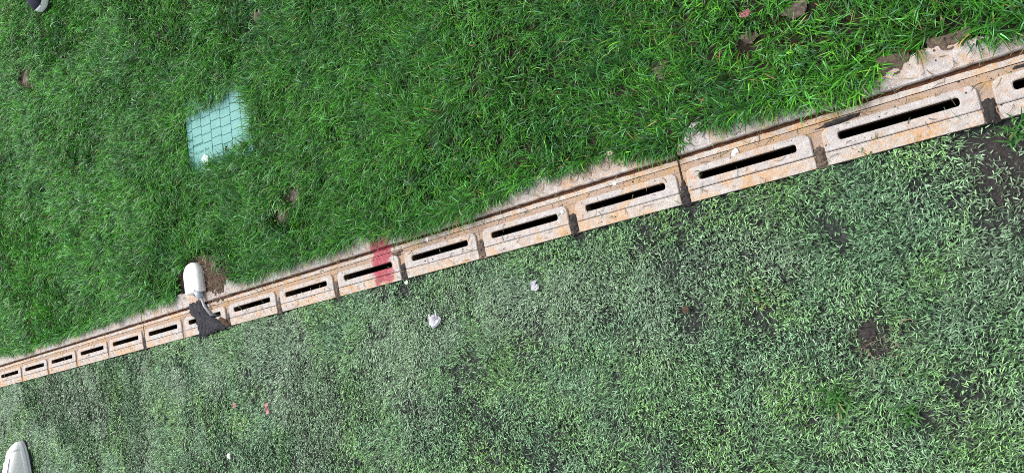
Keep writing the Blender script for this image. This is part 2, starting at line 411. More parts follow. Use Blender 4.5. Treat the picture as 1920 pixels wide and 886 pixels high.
for ci, (xa, xb) in enumerate(cols):
    ny = 8; y0 = -LH/2 + .006 + (.5 * chh if ci % 2 else 0) * .35
    for r_ in range(ny + 1):
        ya, yb = y0 + r_ * chh, min(y0 + (r_ + 1) * chh, LH/2 - .004)
        if yb - ya < .008 or xb - xa < .008: continue
        if xa >= lab[0] - .002 and xb <= lab[1] + .002:
            if ya < lab[3] - .016: continue
            cut = min(cut, ya)
        if abs((xa + xb) / 2 - hole[0]) < .03 and ya < hole[1] < yb: 
            xa2 = hole[0] + .010
            if xb - xa2 > .01:
                bm = bmesh.new(); prism(bm, rrect(xa2, xb - .0012, ya + .0012, yb - .0012, (.004,) * 4, 3), -.001, .0022, .0008); obj('tread', bm, M['lid'], lid)
            if hole[0] - .010 - xa > .01:
                bm = bmesh.new(); prism(bm, rrect(xa + .0012, hole[0] - .010, ya + .0012, yb - .0012, (.004,) * 4, 3), -.001, .0022, .0008); obj('tread', bm, M['lid'], lid)
            continue
        rr = min(.006, (yb - ya) * .28, (xb - xa) * .28)
        bm = bmesh.new(); prism(bm, rrect(xa + .0006, xb - .0006, ya + .0006, yb - .0006, (rr, rr * .4, rr, rr * .4), 3), -.001, .0022, .0008)
        obj('tread', bm, M['lid'], lid)
bm = bmesh.new(); prism(bm, rrect(lab[0] + .0015, lab[1] - .0015, lab[2], cut - .001, (.003,) * 4, 3), -.001, .0018, .0006); obj('name_panel', bm, M['lid'], lid)
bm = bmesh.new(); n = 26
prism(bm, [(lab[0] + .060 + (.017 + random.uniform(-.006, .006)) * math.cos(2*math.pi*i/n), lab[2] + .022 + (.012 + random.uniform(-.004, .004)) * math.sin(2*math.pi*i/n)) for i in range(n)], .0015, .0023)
obj('painted_glint', bm, M['lid_glint'], lid)  # glint on the name panel, painted as a thin white patch
me = letter_mesh('Green Box', .0165, .0006); me.materials.append(M['lid_text'])
put('lettering', me, lid, (lab[0] + .052, lab[2] + .049, .0020), math.radians(2))
bm = bmesh.new(); prism(bm, [(hole[0] + .0075 * math.cos(2*math.pi*i/16), hole[1] + .0085 * math.sin(2*math.pi*i/16)) for i in range(16)], -.001, .0012); obj('key_hole', bm, M['dark'], lid)
bm = bmesh.new()
ra = [(hole[0] + .0095 * math.cos(2*math.pi*i/16), hole[1] + .0105 * math.sin(2*math.pi*i/16)) for i in range(16)]; rb = [(hole[0] + .0076 * math.cos(2*math.pi*i/16), hole[1] + .0086 * math.sin(2*math.pi*i/16)) for i in range(16)]
p0, p1, p2, p3 = loop_verts(bm, ra, -.001), loop_verts(bm, ra, .0024), loop_verts(bm, rb, .0024), loop_verts(bm, rb, -.001)
bridge(bm, p0, p1); bridge(bm, p1, p2); bridge(bm, p2, p3); obj('hole_collar', bm, M['lid'], lid)

# ------------------------------------------------------------------ white marker head on its stem, rubber flap
mk = tag(empty('field_marker', (1.742, .080, .0)), 'white round-ended plastic block on a grey stem stuck into the drain slot', 'marker')
def dshape(w, l, n=14, r=.006):
    pts = [(-w/2 + r * (1 - math.cos(a)) , r * (1 - math.sin(a))) for a in ()]
    pts = [(-w/2, r), (-w/2 + r * .3, r * .3), (-w/2 + r, 0), (w/2 - r, 0), (w/2 - r * .3, r * .3), (w/2, r)]
    s = l - w * .5
    for i in range(n + 1):
        a = math.pi * i / n; pts.append((w/2 * math.cos(a), s + w * .5 * math.sin(a)))
    return pts
bm = bmesh.new(); W_, L_ = .086, .098
prev = None
for z, ins in ((.004, .004), (.007, .0), (.022, .001), (.028, .004), (.031, .010), (.0325, .018)):
    pts = [((x) * (1 - 2 * ins / W_), .05 + (y - .05) * (1 - 2 * ins / L_)) for x, y in dshape(W_, L_)]
    lv = loop_verts(bm, pts, z)
    if prev: bridge(bm, prev, lv)
    else: bm.faces.new(lv[::-1])
    prev = lv
bm.faces.new(prev)
head_o = obj('head', bm, M['white_plastic'], mk, True)
bm = bmesh.new()
add_box(bm, .0175, .0185, .004, .078, .0300, .0328)
obj('seam', bm, M['shoe_sole'], head_o)
bm = bmesh.new(); tube(bm, [(.012, .004, .018), (.018, -.006, .016), (.021, -.013, .014), (.0225, -.017, .013)], [.0105, .0115, .010, .0055], 14); obj('collar', bm, M['blue_plastic'], mk, True)
bm = bmesh.new(); tube(bm, [(.022, -.016, .0135), (.036, -.046, .014), (.055, -.077, .008), (.0625, -.0805, -.012), (.063, -.0808, -.05)], [.0042, .0042, .0042, .004, .004], 12); obj('stem', bm, M['grey_metal'], mk, True)
flap = [(1.6977, .0533), (1.6813, .0510), (1.6717, .0430), (1.6730, .0339), (1.6860, .0210), (1.7009, .0105), (1.7122, -.0060), (1.7163, -.0274), (1.7217, -.0520), (1.7600, -.0535), (1.8019, -.0530), (1.8450, -.0500), (1.8832, -.0450), (1.8650, -.0345), (1.8423, -.0236), (1.8115, -.0056), (1.7906, .0060), (1.7756, .0262), (1.7593, .0500), (1.7450, .0560), (1.7233, .0584)]
# ------------------------------------------------------------------ loose soil heaps (bumpy low mounds)
def mound(name, pts, h, m, label=None, cat=None, seed=1, n=34, zb=-.006, kind=None, pw=2.2):
    xs = [p[0] for p in pts]; ys = [p[1] for p in pts]
    cx, cy = sum(xs)/len(xs), sum(ys)/len(ys)
    # radial grid inside the outline
    bm = bmesh.new(); N_ = len(pts) * 5; ring_pts = []
    for i, (x, y) in enumerate(pts):
        x2, y2 = pts[(i + 1) % len(pts)]
        for t in range(5): ring_pts.append((x + (x2 - x) * t / 5, y + (y2 - y) * t / 5))
    R_ = 9; rings = []
    for r in range(R_ + 1):
        f = 1 - r / R_; lst = []
        for k, (x, y) in enumerate(ring_pts):
            wob = 1 + .16 * (float(vnoise(k * .37, seed, .5, seed)) - .5) * 2
            px, py = cx + (x - cx) * f * wob, cy + (y - cy) * f * wob
            z = zb + h * (1 - f ** pw) * (.55 + .9 * float(fnoise(px, py, .022, seed))) + .004 * (float(vnoise(px, py, .005, seed + 4)) - .5) * (1 if r else 0)
            lst.append(bm.verts.new((px - cx, py - cy, z)))
        rings.append(lst)
    for p, q in zip(rings, rings[1:]): bridge(bm, p, q)
    bmesh.ops.remove_doubles(bm, verts=bm.verts, dist=1e-5)
    bmesh.ops.recalc_face_normals(bm, faces=bm.faces)
    o = obj(name, bm, m); o.location = (cx, cy, 0)
    return tag(o, label, cat, kind=kind)
mound('rubber_flap', flap, .0085, M['rubber'], 'dark grey ragged rubber flap with waisted outline lying across the drain by the white marker', 'rubber flap', 2, zb=.0050, pw=9)
mound('soil_heap', [(1.71, .105), (1.70, .16), (1.74, .195), (1.80, .205), (1.85, .170), (1.885, .12), (1.925, .075), (1.905, .045), (1.88, .030), (1.845, .022), (1.80, .030), (1.785, .060)], .013, M['soil_brown'], 'brown crumbly soil spilled over the kerb beside the white marker', 'soil', 3)
mound('soil_heap', [(1.838, -.006), (1.868, -.024), (1.885, -.044), (1.875, -.046), (1.850, -.032), (1.826, -.016)], .012, M['soil_brown'], 'thin ridge of brown soil on the drain at the rubber flap edge', 'soil', 5, zb=.003)
mound('dirt_patch', [(3.625, .0205), (3.64, .029), (3.675, .030), (3.715, .0295), (3.70, .022), (3.665, .0195)], .007, M['black_soil'], 'dark dirt caked on the ochre band above the second slot from the right', 'dirt', 8, zb=-.003)
mound('dirt_patch', [(3.905, .0225), (3.915, .029), (3.955, .0295), (3.95, .021)], .006, M['black_soil'], 'dark dirt caked on the ochre band at the far right edge', 'dirt', 9, zb=-.003)
mound('dirt_patch', [(2.588, .0200), (2.590, .029), (2.612, .029), (2.635, .0295), (2.630, .018), (2.612, .015)], .0045, M['gapdirt'], 'greyish dirt in the corner between plates right of the red paint', 'dirt', 10, zb=-.0025)
for kk, dk in ((15.5, 'black_soil'), (14.5, 'gapdirt'), (13.5, 'black_soil'), (12.5, 'black_soil'), (11.5, 'gapdirt'), (10.5, 'black_soil'), (9.5, 'gapdirt'), (8.5, 'gapdirt'), (7.5, 'gapdirt'), (5.5, 'black_soil')):
    x = kk * P; top = -.004 if kk < 14 else -.010
    mound('gap_dirt', [(x - .0098, -.046), (x - .0098, -.030), (x - .0098, top), (x, top + .006), (x + .0098, top), (x + .0098, -.030), (x + .0098, -.046)], .0045, M[dk], 'dirt packed into the gap between two slot plates', 'dirt', int(kk * 2), zb=-.0025)['group'] = 'dirt in the gaps between slot plates'
tops = [o for o in C.objects if o.name.startswith('gap_dirt')]
for o, t in zip(tops, ('dark dirt filling the wide plate gap nearest the right edge', 'grey dirt in the plate gap left of the largest whole slot', 'dark dirt in the joint between middle and near drain lengths', 'dark dirt in the plate gap below the raised kerb letters', 'thin dirt in the plate gap second right of the red paint', 'dark dirt in the plate gap just right of the red paint', 'thin dirt in the plate gap just left of the red paint', 'thin dirt in the plate gap second left of the red paint', 'brown dirt in the plate gap just right of the rubber flap', 'dark dirt in the drain joint left of the rubber flap')):
    o['label'] = t
mound('kerb_soil', [(3.735, .070), (3.745, .064), (3.775, .066), (3.792, .076), (3.79, .105), (3.74, .105)], .0025, M['gapdirt'], 'dark soil washed onto the kerb back left of the chipped corner', 'soil', 41, zb=.0005)
mound('kerb_soil', [(3.815, .086), (3.835, .079), (3.865, .080), (3.875, .105), (3.82, .108)], .0025, M['gapdirt'], 'dark soil on the kerb back nearest the upper right corner', 'soil', 43, zb=.0005)
for bx, by, br, sdd in ((2.19, .819, .020, 51), (2.246, .266, .019, 52), (2.180, .226, .018, 53), (.638, 1.183, .026, 54), (3.3754, .2235, .018, 55), (3.64, .236, .020, 56), (3.55, .218, .013, 57)):
    pts = [(bx + br * (1.1 + .5 * math.sin(3 * a + sdd)) * math.cos(a), by + br * (1 + .3 * math.cos(2 * a + sdd)) * math.sin(a)) for a in [2 * math.pi * i / 11 for i in range(11)]]
    mound('bare_soil', pts, .004 if bx < 3 else .003, M['soil'], seed=sdd, zb=-.0065 if bx < 3 else -.0095, kind='structure')
mound('soil_clod', [(3.612, -.335), (3.622, -.306), (3.650, -.302), (3.668, -.325), (3.672, -.352), (3.640, -.368), (3.618, -.345)], .0055, M['black_soil'], 'dark clod of earth with dead roots on the artificial turf at right', 'soil', 21, zb=-.0065)
for pts, lb, sd_ in (([(3.795, -.10), (3.82, -.06), (3.90, -.055), (3.98, -.065), (4.00, -.17), (3.96, -.25), (3.90, -.24), (3.865, -.19), (3.83, -.15)], 'black muddy soil patch in the artificial turf at the right edge', 31),):
    mound('mud_patch', pts, .005, M['black_soil'], lb, 'mud', sd_, zb=-.010)

# ------------------------------------------------------------------ grass and turf fibres
def blades(name, x, y, z, head, length, width, e0, e1, roll, col, tipmul, m, prof, curl=None):
    n = len(x); K = len(prof) - 1
    if curl is None: curl = np.zeros(n)
    co = np.empty((n, 2 * K + 1, 3), np.float32); cc = np.ones((n, 2 * K + 1, 4), np.float32)
    p = np.stack([x, y, z], 1).astype(np.float64)
    for k in range(K + 1):
        t = k / K; h = head + curl * t
        side = np.stack([-np.sin(h) * np.cos(roll), np.cos(h) * np.cos(roll), np.sin(roll)], 1)
        hw = (width * prof[k] * .5)[:, None]
        c3 = col * (1 + (tipmul - 1) * t)
        if k < K:
            co[:, 2 * k] = p - side * hw; co[:, 2 * k + 1] = p + side * hw
            cc[:, 2 * k, :3] = c3; cc[:, 2 * k + 1, :3] = c3
        else:
            co[:, 2 * K] = p; cc[:, 2 * K, :3] = c3
        e = e0 + (e1 - e0) * (t + .5 / K)
        step = (length / K)[:, None]
        p = p + step * np.stack([np.cos(h) * np.cos(e), np.sin(h) * np.cos(e), np.sin(e)], 1)
    V = 2 * K + 1
    base = (np.arange(n) * V)[:, None]
    pat = []
    for k in range(K - 1): pat += [2*k, 2*k+1, 2*k+3, 2*k+2]
    pat += [2*K-2, 2*K-1, 2*K]
    loops = (base + np.array(pat)[None, :]).reshape(-1).astype(np.int32)
    lt = np.tile(np.array([4] * (K - 1) + [3], np.int32), n); ls = np.concatenate([[0], np.cumsum(lt)[:-1]]).astype(np.int32)
    me = bpy.data.meshes.new(name); me.vertices.add(n * V); me.vertices.foreach_set('co', co.reshape(-1))
    me.loops.add(len(loops)); me.loops.foreach_set('vertex_index', loops)
    me.polygons.add(len(lt)); me.polygons.foreach_set('loop_start', ls); me.polygons.foreach_set('loop_total', lt)
    me.polygons.foreach_set('use_smooth', np.ones(len(lt), bool))
    at = me.attributes.new('tint', 'FLOAT_COLOR', 'POINT'); at.data.foreach_set('color', cc.reshape(-1))
    me.update(calc_edges=True); me.materials.append(m)
    o = bpy.data.objects.new(name, me); C.objects.link(o); return o

lid_poly = [(1.7700, .6556), (1.7680, .5729), (1.7734, .5005), (1.7783, .4755), (1.8300, .4640), (1.9026, .4690), (1.940, .4570), (1.985, .4560), (2.025, .4641), (2.1032, .4890), (2.114, .5597), (2.095, .6289), (2.055, .668), (2.02, .650), (1.919, .6414), (1.85, .6450)]
soil_poly = [(1.69, .07), (1.675, .15), (1.70, .19), (1.77, .205), (1.83, .18), (1.875, .12), (1.915, .085), (1.915, .04), (1.69, .04)]
cap_keep = [(1.60, .055), (1.62, .16), (1.69, .19), (1.79, .19), (1.81, .04), (1.62, .04)]
bare = [(2.19, .819, .022), (2.246, .268, .020), (2.180, .228, .019), (2.247, .245, .012), (.638, 1.183, .030), (3.3754, .2235, .024), (3.55, .218, .026), (3.64, .236, .030), (3.493, .214, .022), (3.7718, .085, .014), (3.8414, .094, .014), (3.052, .383, .018), (3.28, .205, .018), (3.57, .262, .014), (3.657, .171, .012), (3.45, .30, .016), (2.9, .28, .012), (3.15, .30, .014), (3.72, .19, .018), (3.86, .13, .02)]
def bare_mask(x, y):
    k = np.ones(len(x))
    for bx, by, br in bare:
        d = np.hypot((x - bx) / (1.5 if bx > 2.3 else 1.1), y - by) / ((br * (.55 if bx > 2.3 and by > .1 else 1.35)) * (.75 + .5 * vnoise(x, y, .018, 40)))
        k = np.minimum(k, np.clip((d - .75) * 2.0, 0, 1))
    return k
CAM = np.array([3.9426, -.2429, 1.3475])
def scatter(n, xr, yr): return rng.uniform(*xr, n), rng.uniform(*yr, n)
def near_frame_lawn(x, y):
    top = 1.60 + (x - .473) * (.119 - 1.602) / (3.949 - .473)
    return (y < top + .26) & (x > .06 + (y + .4) * .205 - .30) & (x < 4.35)
# ---- lawn
nt_ = 150000; per = 12
tx_, ty_ = scatter(nt_, (-.35, 4.35), (.04, 2.0)); k = near_frame_lawn(tx_, ty_); tx_, ty_ = tx_[k], ty_[k]; nt_ = len(tx_)
tuft_id = np.repeat(np.arange(nt_), per)
x = tx_[tuft_id] + rng.normal(0, .0065, nt_ * per); y = ty_[tuft_id] + rng.normal(0, .0065, nt_ * per)
tuft_head = rng.normal(0, .9, nt_); tuft_tone = rng.uniform(.62, 1.38, nt_); tuft_len = rng.uniform(.72, 1.25, nt_); tuft_keep = rng.uniform(0, 1, nt_)
root_edge = edge_y(x) + .011 + .014 * (vnoise(x, y * 0, .03, 71) - .5)
d = np.sqrt((x - CAM[0])**2 + (y - CAM[1])**2 + CAM[2]**2)
dens = np.clip((2.2 / d) ** .8, .42, 1.0) * .40
right = np.clip((x - 2.45) / 1.0, 0, 1)
clump = fnoise(x, y, .055, 51)
dens *= 1 - right * .22 * np.clip((.62 - clump) * 5, 0, 1)
dens *= bare_mask(x, y)
dens = np.where(y < root_edge, 0, dens)
dens = np.where(in_poly(x, y, lid_poly) | in_poly(x, y, soil_poly) | in_poly(x, y, cap_keep), 0, dens)
dens *= 1 + 1.6 * np.clip(1 - np.abs(y - root_edge) / .025, 0, 1) * (1 - right * .4)
k = (.5 * rng.random(len(x)) + .5 * tuft_keep[tuft_id]) < dens * 1.12
x, y, d, right, root_edge, tuft_id = x[k], y[k], d[k], right[k], root_edge[k], tuft_id[k]
z = np.where(y < .100, .0005, lawn_z(x, y))
n = len(x)
# heading: patchy combing plus strong scatter, drooping over edges
flow = 2 * math.pi * 1.6 * fnoise(x, y, .35, 61)
head = flow + tuft_head[tuft_id] + rng.normal(0, .55, n)
ed = np.clip(1 - (y - root_edge) / .022, 0, 1)
head = np.where(rng.random(n) < ed * .93, rng.normal(-math.pi / 2 - .1, .55, n), head)
# grass round the lid hangs over it
def lean_to(cond, ang, sd_, prob):
    global head
    head = np.where(cond & (rng.random(n) < prob), rng.normal(ang, sd_, n), head)
lean_to((x > 1.76) & (x < 2.12) & (y > .63) & (y < .70), -math.pi/2, .4, .75)
lean_to((x > 1.76) & (x < 2.15) & (y > .43) & (y < .49), math.pi/2 - .3, .6, .40)
lean_to((x > 2.07) & (x < 2.14) & (y > .46) & (y < .68), math.pi, .6, .7)
lean_to((x > 1.81) & (x < 1.95) & (y > .06) & (y < .24), -.5, .6, .75)
lean_to((x > 1.55) & (x < 1.68) & (y > .05) & (y < .25), -math.pi/2 - .5, .5, .4)
length = rng.uniform(.022, .048, n) * (.85 + .45 * fnoise(x, y, .18, 81)) * (1 - .12 * right)
length *= tuft_len[tuft_id]
length *= 1 + .35 * ((x > 1.2) & (x < 2.9) & (y < .30)) * rng.random(n)
nearbox = np.minimum(np.abs(x - 1.935) / .22, 3) + np.minimum(np.abs(y - .56) / .17, 3)
length *= 1 + .25 * np.clip(2.4 - nearbox, 0, 1)
width = rng.uniform(.0013, .0025, n) * np.clip((d / 2.2) ** .4, .95, 1.3) * (1 + .08 * right)
e0 = np.radians(rng.uniform(48, 88, n) - 12 * right); e1 = np.radians(rng.uniform(-40, 38, n))
roll = rng.normal(0, .5, n)
g = rng.random(n); tone = fnoise(x, y, .20, 91); t2 = fnoise(x, y, .06, 95)
ca = np.array([.029, .150, .014]); cb = np.array([.070, .290, .020]); cd = np.array([.018, .115, .022]); cy = np.array([.125, .345, .024])
mixv = np.clip(.45 * g + 1.25 * (tone - .32), 0, 1)[:, None]
col = ca * (1 - mixv) + cb * mixv
q = np.clip((t2 - .52) * 3, 0, .8)[:, None]; col = col * (1 - q) + cd * q
q = (rng.random(n) < .13)[:, None]; col = np.where(q, np.array([.105, .290, .120]) * rng.uniform(.7, 1.2, (n, 1)), col)
q = ((rng.random(n) < .04 + .05 * right))[:, None]; col = np.where(q, cy * rng.uniform(.7, 1.1, (n, 1)), col)
bm_ = bare_mask(x, y)
q = (rng.random(n) < .002 + .012 * right + .12 * (bm_ < .98))[:, None]; col = np.where(q, np.array([.34, .25, .09]) * rng.uniform(.6, 1.15, (n, 1)), col)
col = col * rng.uniform(.50, 1.40, (n, 1)) * tuft_tone[tuft_id][:, None]
col = col * np.where(rng.random((n, 1)) < .30, rng.uniform(.30, .55, (n, 1)), 1.12)
col = col * (1 + .28 * np.clip((2.2 - x) / 1.6, 0, 1)[:, None]) * (1 - .10 * right[:, None])
lawn = blades('lawn_grass', x, y, z - .002, head, length, width, e0, e1, roll, col, 1.18, M['grass'], (1.0, .95, .72, 0), rng.normal(0, .5, n))
tag(lawn, 'thick green natural grass lawn above the drain, patchy towards the right', 'grass', kind='stuff')
# ---- artificial turf
n0 = 1900000
x, y = scatter(n0, (-.35, 4.2), (-.80, -.044))
k = y > -.42 - .04 * x - .16
x, y = x[k], y[k]
thin = fnoise(x, y, .13, 111); thin2 = vnoise(x, y, .028, 115)
dens = np.full(len(x), .46) * (1 + .22 * np.clip(x - 2.4, 0, 1)) * (1 - .42 * np.clip((thin - .53) * 6, 0, 1)) * (1 - .6 * np.clip((thin2 - .62) * 4, 0, 1))
dens *= 1 - .22 * np.clip((x - 2.6) / 1.2, 0, 1)
for bx, by, br, st in ((3.86, -.10, .075, .55), (3.90, -.17, .06, .6), (3.64, -.332, .030, .55), (2.784, -.268, .05, .6), (3.268, -.079, .03, .7), (2.62, -.056, .024, .8), (2.51, -.052, .035, .5), (3.459, -.277, .04, .7), (2.985, -.2475, .05, .5), (3.33, -.256, .04, .7), (3.38, -.05, .022, .9), (3.13, -.046, .02, .85), (3.608, -.147, .04, .6), (3.69, -.47, .025, .7), (3.86, -.047, .05, .7), (3.76, -.42, .04, .6), (2.37, -.047, .02, .8), (2.12, -.047, .02, .7), (1.38, -.047, .02, .7), (2.3, -.33, .06, .35), (2.0, -.2, .07, .35)):
    dd = np.hypot(x - bx, (y - by)) / (br * (.7 + .6 * vnoise(x, y, .02, 44))); dens *= 1 - st * np.clip(1.5 - dd, 0, 1)
dens = np.where(in_poly(x, y, [(1.712, -.10), (1.712, -.0535), (1.89, -.0465), (1.70, -.049)]), 0, dens)
d = np.sqrt((x - CAM[0])**2 + (y - CAM[1])**2 + CAM[2]**2)
dens *= np.clip((2.2 / d) ** .6, .55, 1)
k = rng.random(len(x)) < dens; x, y, d = x[k], y[k], d[k]; n = len(x)
z = turf_z(x, y) + rng.uniform(-.001, .006, n)
flow = 2 * math.pi * 1.5 * fnoise(x, y, .16, 121); head = flow + rng.normal(0, .9, n)
length = rng.uniform(.0055, .0120, n) * (1 + .06 * np.clip(x - 2.8, 0, 1)); width = rng.uniform(.0012, .0019, n) * 1.0 * np.clip((d / 2.0) ** .4, 1, 1.3)
e0 = np.radians(rng.uniform(5, 75, n)); e1 = np.radians(rng.uniform(-35, 40, n)); roll = rng.normal(0, .45, n)
a1 = np.array([.170, .335, .175]); a2 = np.array([.200, .405, .125]); a3 = np.array([.045, .105, .050]); a4 = np.array([.23, .335, .225])
tn = np.clip((fnoise(x, y, .09, 131) - .30) * 2.2, 0, 1)[:, None]; col = a1 * (1 - tn) + a2 * tn
r_ = rng.random((n, 1)); col = np.where(r_ < .22, a3, col); col = np.where(r_ > .84, a4, col)
bl = np.clip((fnoise(x, y, .22, 141) - .50) * 4, 0, .7)[:, None]; col = col * (1 - bl) + a4 * bl
col *= rng.uniform(.45, 1.4, (n, 1))
dk = (z - turf_z(x, y))[:, None] < .0022  # low-lying fibres get a darker colour, painting in shade between the strands
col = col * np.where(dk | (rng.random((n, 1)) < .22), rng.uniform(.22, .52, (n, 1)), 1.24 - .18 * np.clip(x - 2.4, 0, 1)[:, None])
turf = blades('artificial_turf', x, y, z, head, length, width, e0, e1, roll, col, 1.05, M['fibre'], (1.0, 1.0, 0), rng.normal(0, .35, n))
tag(turf, 'grey-green artificial turf with flattened fibres below the drain', 'artificial turf', kind='stuff')
# ---- clippings, dead blades and crumbs lying on the concrete
n = 900
x = rng.uniform(.1, 4.0, n); y = rng.uniform(-.041, .085, n) ; z = np.full(n, .0038); z[(y > .0195) & (y < .048)] = -.0005; z[y > .048] = .0036
k = ((np.abs(y) > .012) | (rng.random(n) < .3)) & ~((x > 1.65) & (x < 1.92)); x, y, z = x[k], y[k], z[k]; n = len(x)
pal = np.array([[.10, .08, .05], [.05, .045, .03], [.24, .20, .09], [.07, .13, .035], [.20, .13, .08]])[rng.integers(0, 5, n)]
tag(blades('grass_clippings', x, y, z, rng.uniform(0, 6.28, n), rng.uniform(.006, .026, n), rng.uniform(.0006, .0015, n), np.radians(rng.uniform(0, 12, n)), np.radians(rng.uniform(-12, 0, n)), rng.normal(0, .2, n), pal, 1.0, M['clip'], (1, 1, .8, 0), rng.normal(0, 1.1, n)), 'dry grass clippings scattered on the concrete drain', 'clippings', kind='stuff')
n = 900
bm = bmesh.new(); x = rng.uniform(.1, 4.05, n); y = rng.choice([0, 1], n)
for i in range(n):
    r = float(rng.uniform(.0004, .0013) * rng.uniform(.6, 1.3)); sel = rng.random()
    if sel < .40: yy, zz = float(rng.uniform(.0195, .0305)), -.0012
    elif sel < .8: yy, zz = float(rng.uniform(-.040, .018)), .0029
    else: yy, zz = float(rng.uniform(.05, .085)), .0026
    if abs(yy) < .0085: continue
    mtx = Matrix.Translation((float(x[i]), yy, zz + r * .4)) @ Matrix.Rotation(float(rng.uniform(0, 6)), 4, 'Z') @ Matrix.Diagonal((r * 1.3, r, r * .8, 1))
    bmesh.ops.create_icosphere(bm, subdivisions=1, radius=1, matrix=mtx) if r > .0014 else bmesh.ops.create_cone(bm, cap_ends=True, segments=5, radius1=1, radius2=.4, depth=1.2, matrix=mtx)
tag(obj('dirt_crumbs', bm, M['black_soil']), 'black crumbs of dirt scattered on the concrete drain', 'crumbs', kind='stuff')

# ---- tufts of real grass growing in the turf
def tuft(loc, nb, lmin, lmax, label, yellow=.15):
    a = rng.uniform(0, 2 * math.pi, nb); r = rng.uniform(0, .022, nb)
    colr = np.where((rng.random((nb, 1)) < yellow), np.array([.19, .17, .05]), np.array([.038, .125, .025]) * rng.uniform(.7, 1.5, (nb, 1)))
    o = blades('grass_tuft', r * np.cos(a), r * np.sin(a), np.zeros(nb), rng.uniform(0, 6.28, nb), rng.uniform(lmin, lmax, nb), rng.uniform(.0022, .0036, nb), np.radians(rng.uniform(30, 88, nb)), np.radians(rng.uniform(-20, 20, nb)), rng.normal(0, .3, nb), colr, 1.15, M['grass'], (1, .95, .7, 0), rng.normal(0, .3, nb))
    o.location = (*loc, -.006); tag(o, label, 'grass tuft', 'tufts of real grass in the artificial turf')
tuft((3.5625, -.4269), 90, .02, .036, 'bushy dark green grass tuft in the turf near the lower right', .06)
tuft((3.665, -.455), 40, .014, .028, 'grass tuft with brown base nearest the lower right corner', .08)
tuft((3.895, -.066), 30, .014, .032, 'grass tuft at the drain edge in the right corner', .05)
tuft((3.464, -.236), 30, .012, .024, 'yellowing grass tuft in the turf left of the earth clod', .2)
tuft((3.70, -.037), 9, .012, .026, 'few bright blades at the turf edge below the largest slot', .1)
# ---- dead straw on the bare soil
cx = np.concatenate([rng.normal(1.84, .045, 170), rng.normal(3.637, .024, 30)]); cy2 = np.concatenate([rng.normal(.110, .045, 170), rng.normal(-.338, .022, 30)])
k = (cy2 > .025) | (cx > 3); cx, cy2 = cx[k], cy2[k]; n = len(cx)
pal = np.array([[.11, .08, .055], [.06, .042, .03], [.17, .13, .08], [.04, .03, .022]])[rng.integers(0, 4, n)]
tag(blades('dead_straw', cx, cy2, np.where(cx > 3, .002, .010) + rng.uniform(0, .003, n), rng.uniform(0, 6.28, n), rng.uniform(.010, .034, n), rng.uniform(.0008, .0018, n), np.radians(rng.uniform(0, 25, n)), np.radians(rng.uniform(-25, 0, n)), rng.normal(0, .3, n), pal, 1.0, M['clip'], (1, 1, .8, 0), rng.normal(0, .9, n)), 'dead brown straw on the bare soil', 'straw', kind='stuff')

# ------------------------------------------------------------------ litter
def crumple(name, loc, r, flat, m, label, cat, seed, sub=2, rz=0.0, stretch=1.0):
    rr = random.Random(seed); bm = bmesh.new(); bmesh.ops.create_icosphere(bm, subdivisions=sub, radius=1)
    for v in bm.verts:
        k = rr.uniform(.62, 1.15); v.co = Vector((v.co.x * r * k * stretch, v.co.y * r * k, v.co.z * r * flat * rr.uniform(.4, 1.3)))
    o = obj(name, bm, m); o.location = loc; o.rotation_euler = (0, 0, rz); return tag(o, label, cat)
def sheet_scrap(name, loc, pts, m, label, cat, seed, fold=.006):
    """a torn, creased scrap: a thin shell with folded edges"""
    rr = random.Random(seed); bm = bmesh.new(); nr = 4; rings = []
    for r in range(nr + 1):
        f = 1 - r / nr
        rings.append([bm.verts.new((px * f, py * f, fold * (rr.uniform(0, 1) * (1 if r < nr else .5)))) for px, py in pts])
    for p, q in zip(rings, rings[1:]): bridge(bm, p, q)
    bmesh.ops.remove_doubles(bm, verts=bm.verts, dist=1e-5)
    g_ = bmesh.ops.solidify(bm, geom=bm.faces[:], thickness=.0006)
    bmesh.ops.recalc_face_normals(bm, faces=bm.faces)
    o = obj(name, bm, m); o.location = loc; o.scale = (.86, .86, .8); return tag(o, label, cat)
sheet_scrap('paper_scrap', (2.705, -.156, .004), [(-.021, .018), (-.024, -.006), (-.012, -.022), (.002, -.019), (.015, -.012), (.025, -.001), (.020, .010), (.012, .008), (.010, .026), (.003, .012), (-.006, .016), (-.012, .006), (-.016, .010)], M['paper'], 'larger crumpled white paper scrap on the turf below the red paint', 'paper', 4, .007)
sheet_scrap('paper_scrap', (3.005, -.129, .005), [(-.009, .012), (-.011, -.010), (.002, -.014), (.012, -.010), (.011, .002), (.002, .001), (.010, .012), (.000, .010)], M['paper'], 'small torn white paper scrap on the turf at centre', 'paper', 6, .005)
sheet_scrap('petal', (2.0157, -.3003, .006), [(-.007, .016), (-.010, .007), (-.003, .001), (-.009, -.008), (-.004, -.018), (.008, -.016), (.009, -.005), (.005, .002), (.009, .010), (.003, .018)], M['petal'], 'bright pink curled petal on the turf, larger of two', 'petal', 7, .006)
sheet_scrap('petal', (1.862, -.277, .006), [(-.006, .007), (-.008, -.003), (.000, -.008), (.008, -.004), (.005, .006)], M['petal'], 'tiny pink petal on the turf left of the larger one', 'petal', 8, .005)
sheet_scrap('petal', (3.5621, .2513, .020), [(-.010, .006), (-.012, -.002), (-.003, -.006), (.006, -.008), (.012, .001), (.008, .008), (.001, .005)], M['petal_dull'], 'dull pink curled petal lying on the lawn at upper right', 'petal', 9, .007)
crumple('leaf_scrap', (1.7975, -.422, .006), .010, .45, M['pebble'], 'small white scrap on the turf near the bottom edge', 'scrap', 12, 2, .4, .8)
crumple('pebble', (3.4839, .0225, -.001), .0085, .55, M['pebble'], 'white chipped pebble on the ochre band above a slot', 'pebble', 13, 2)
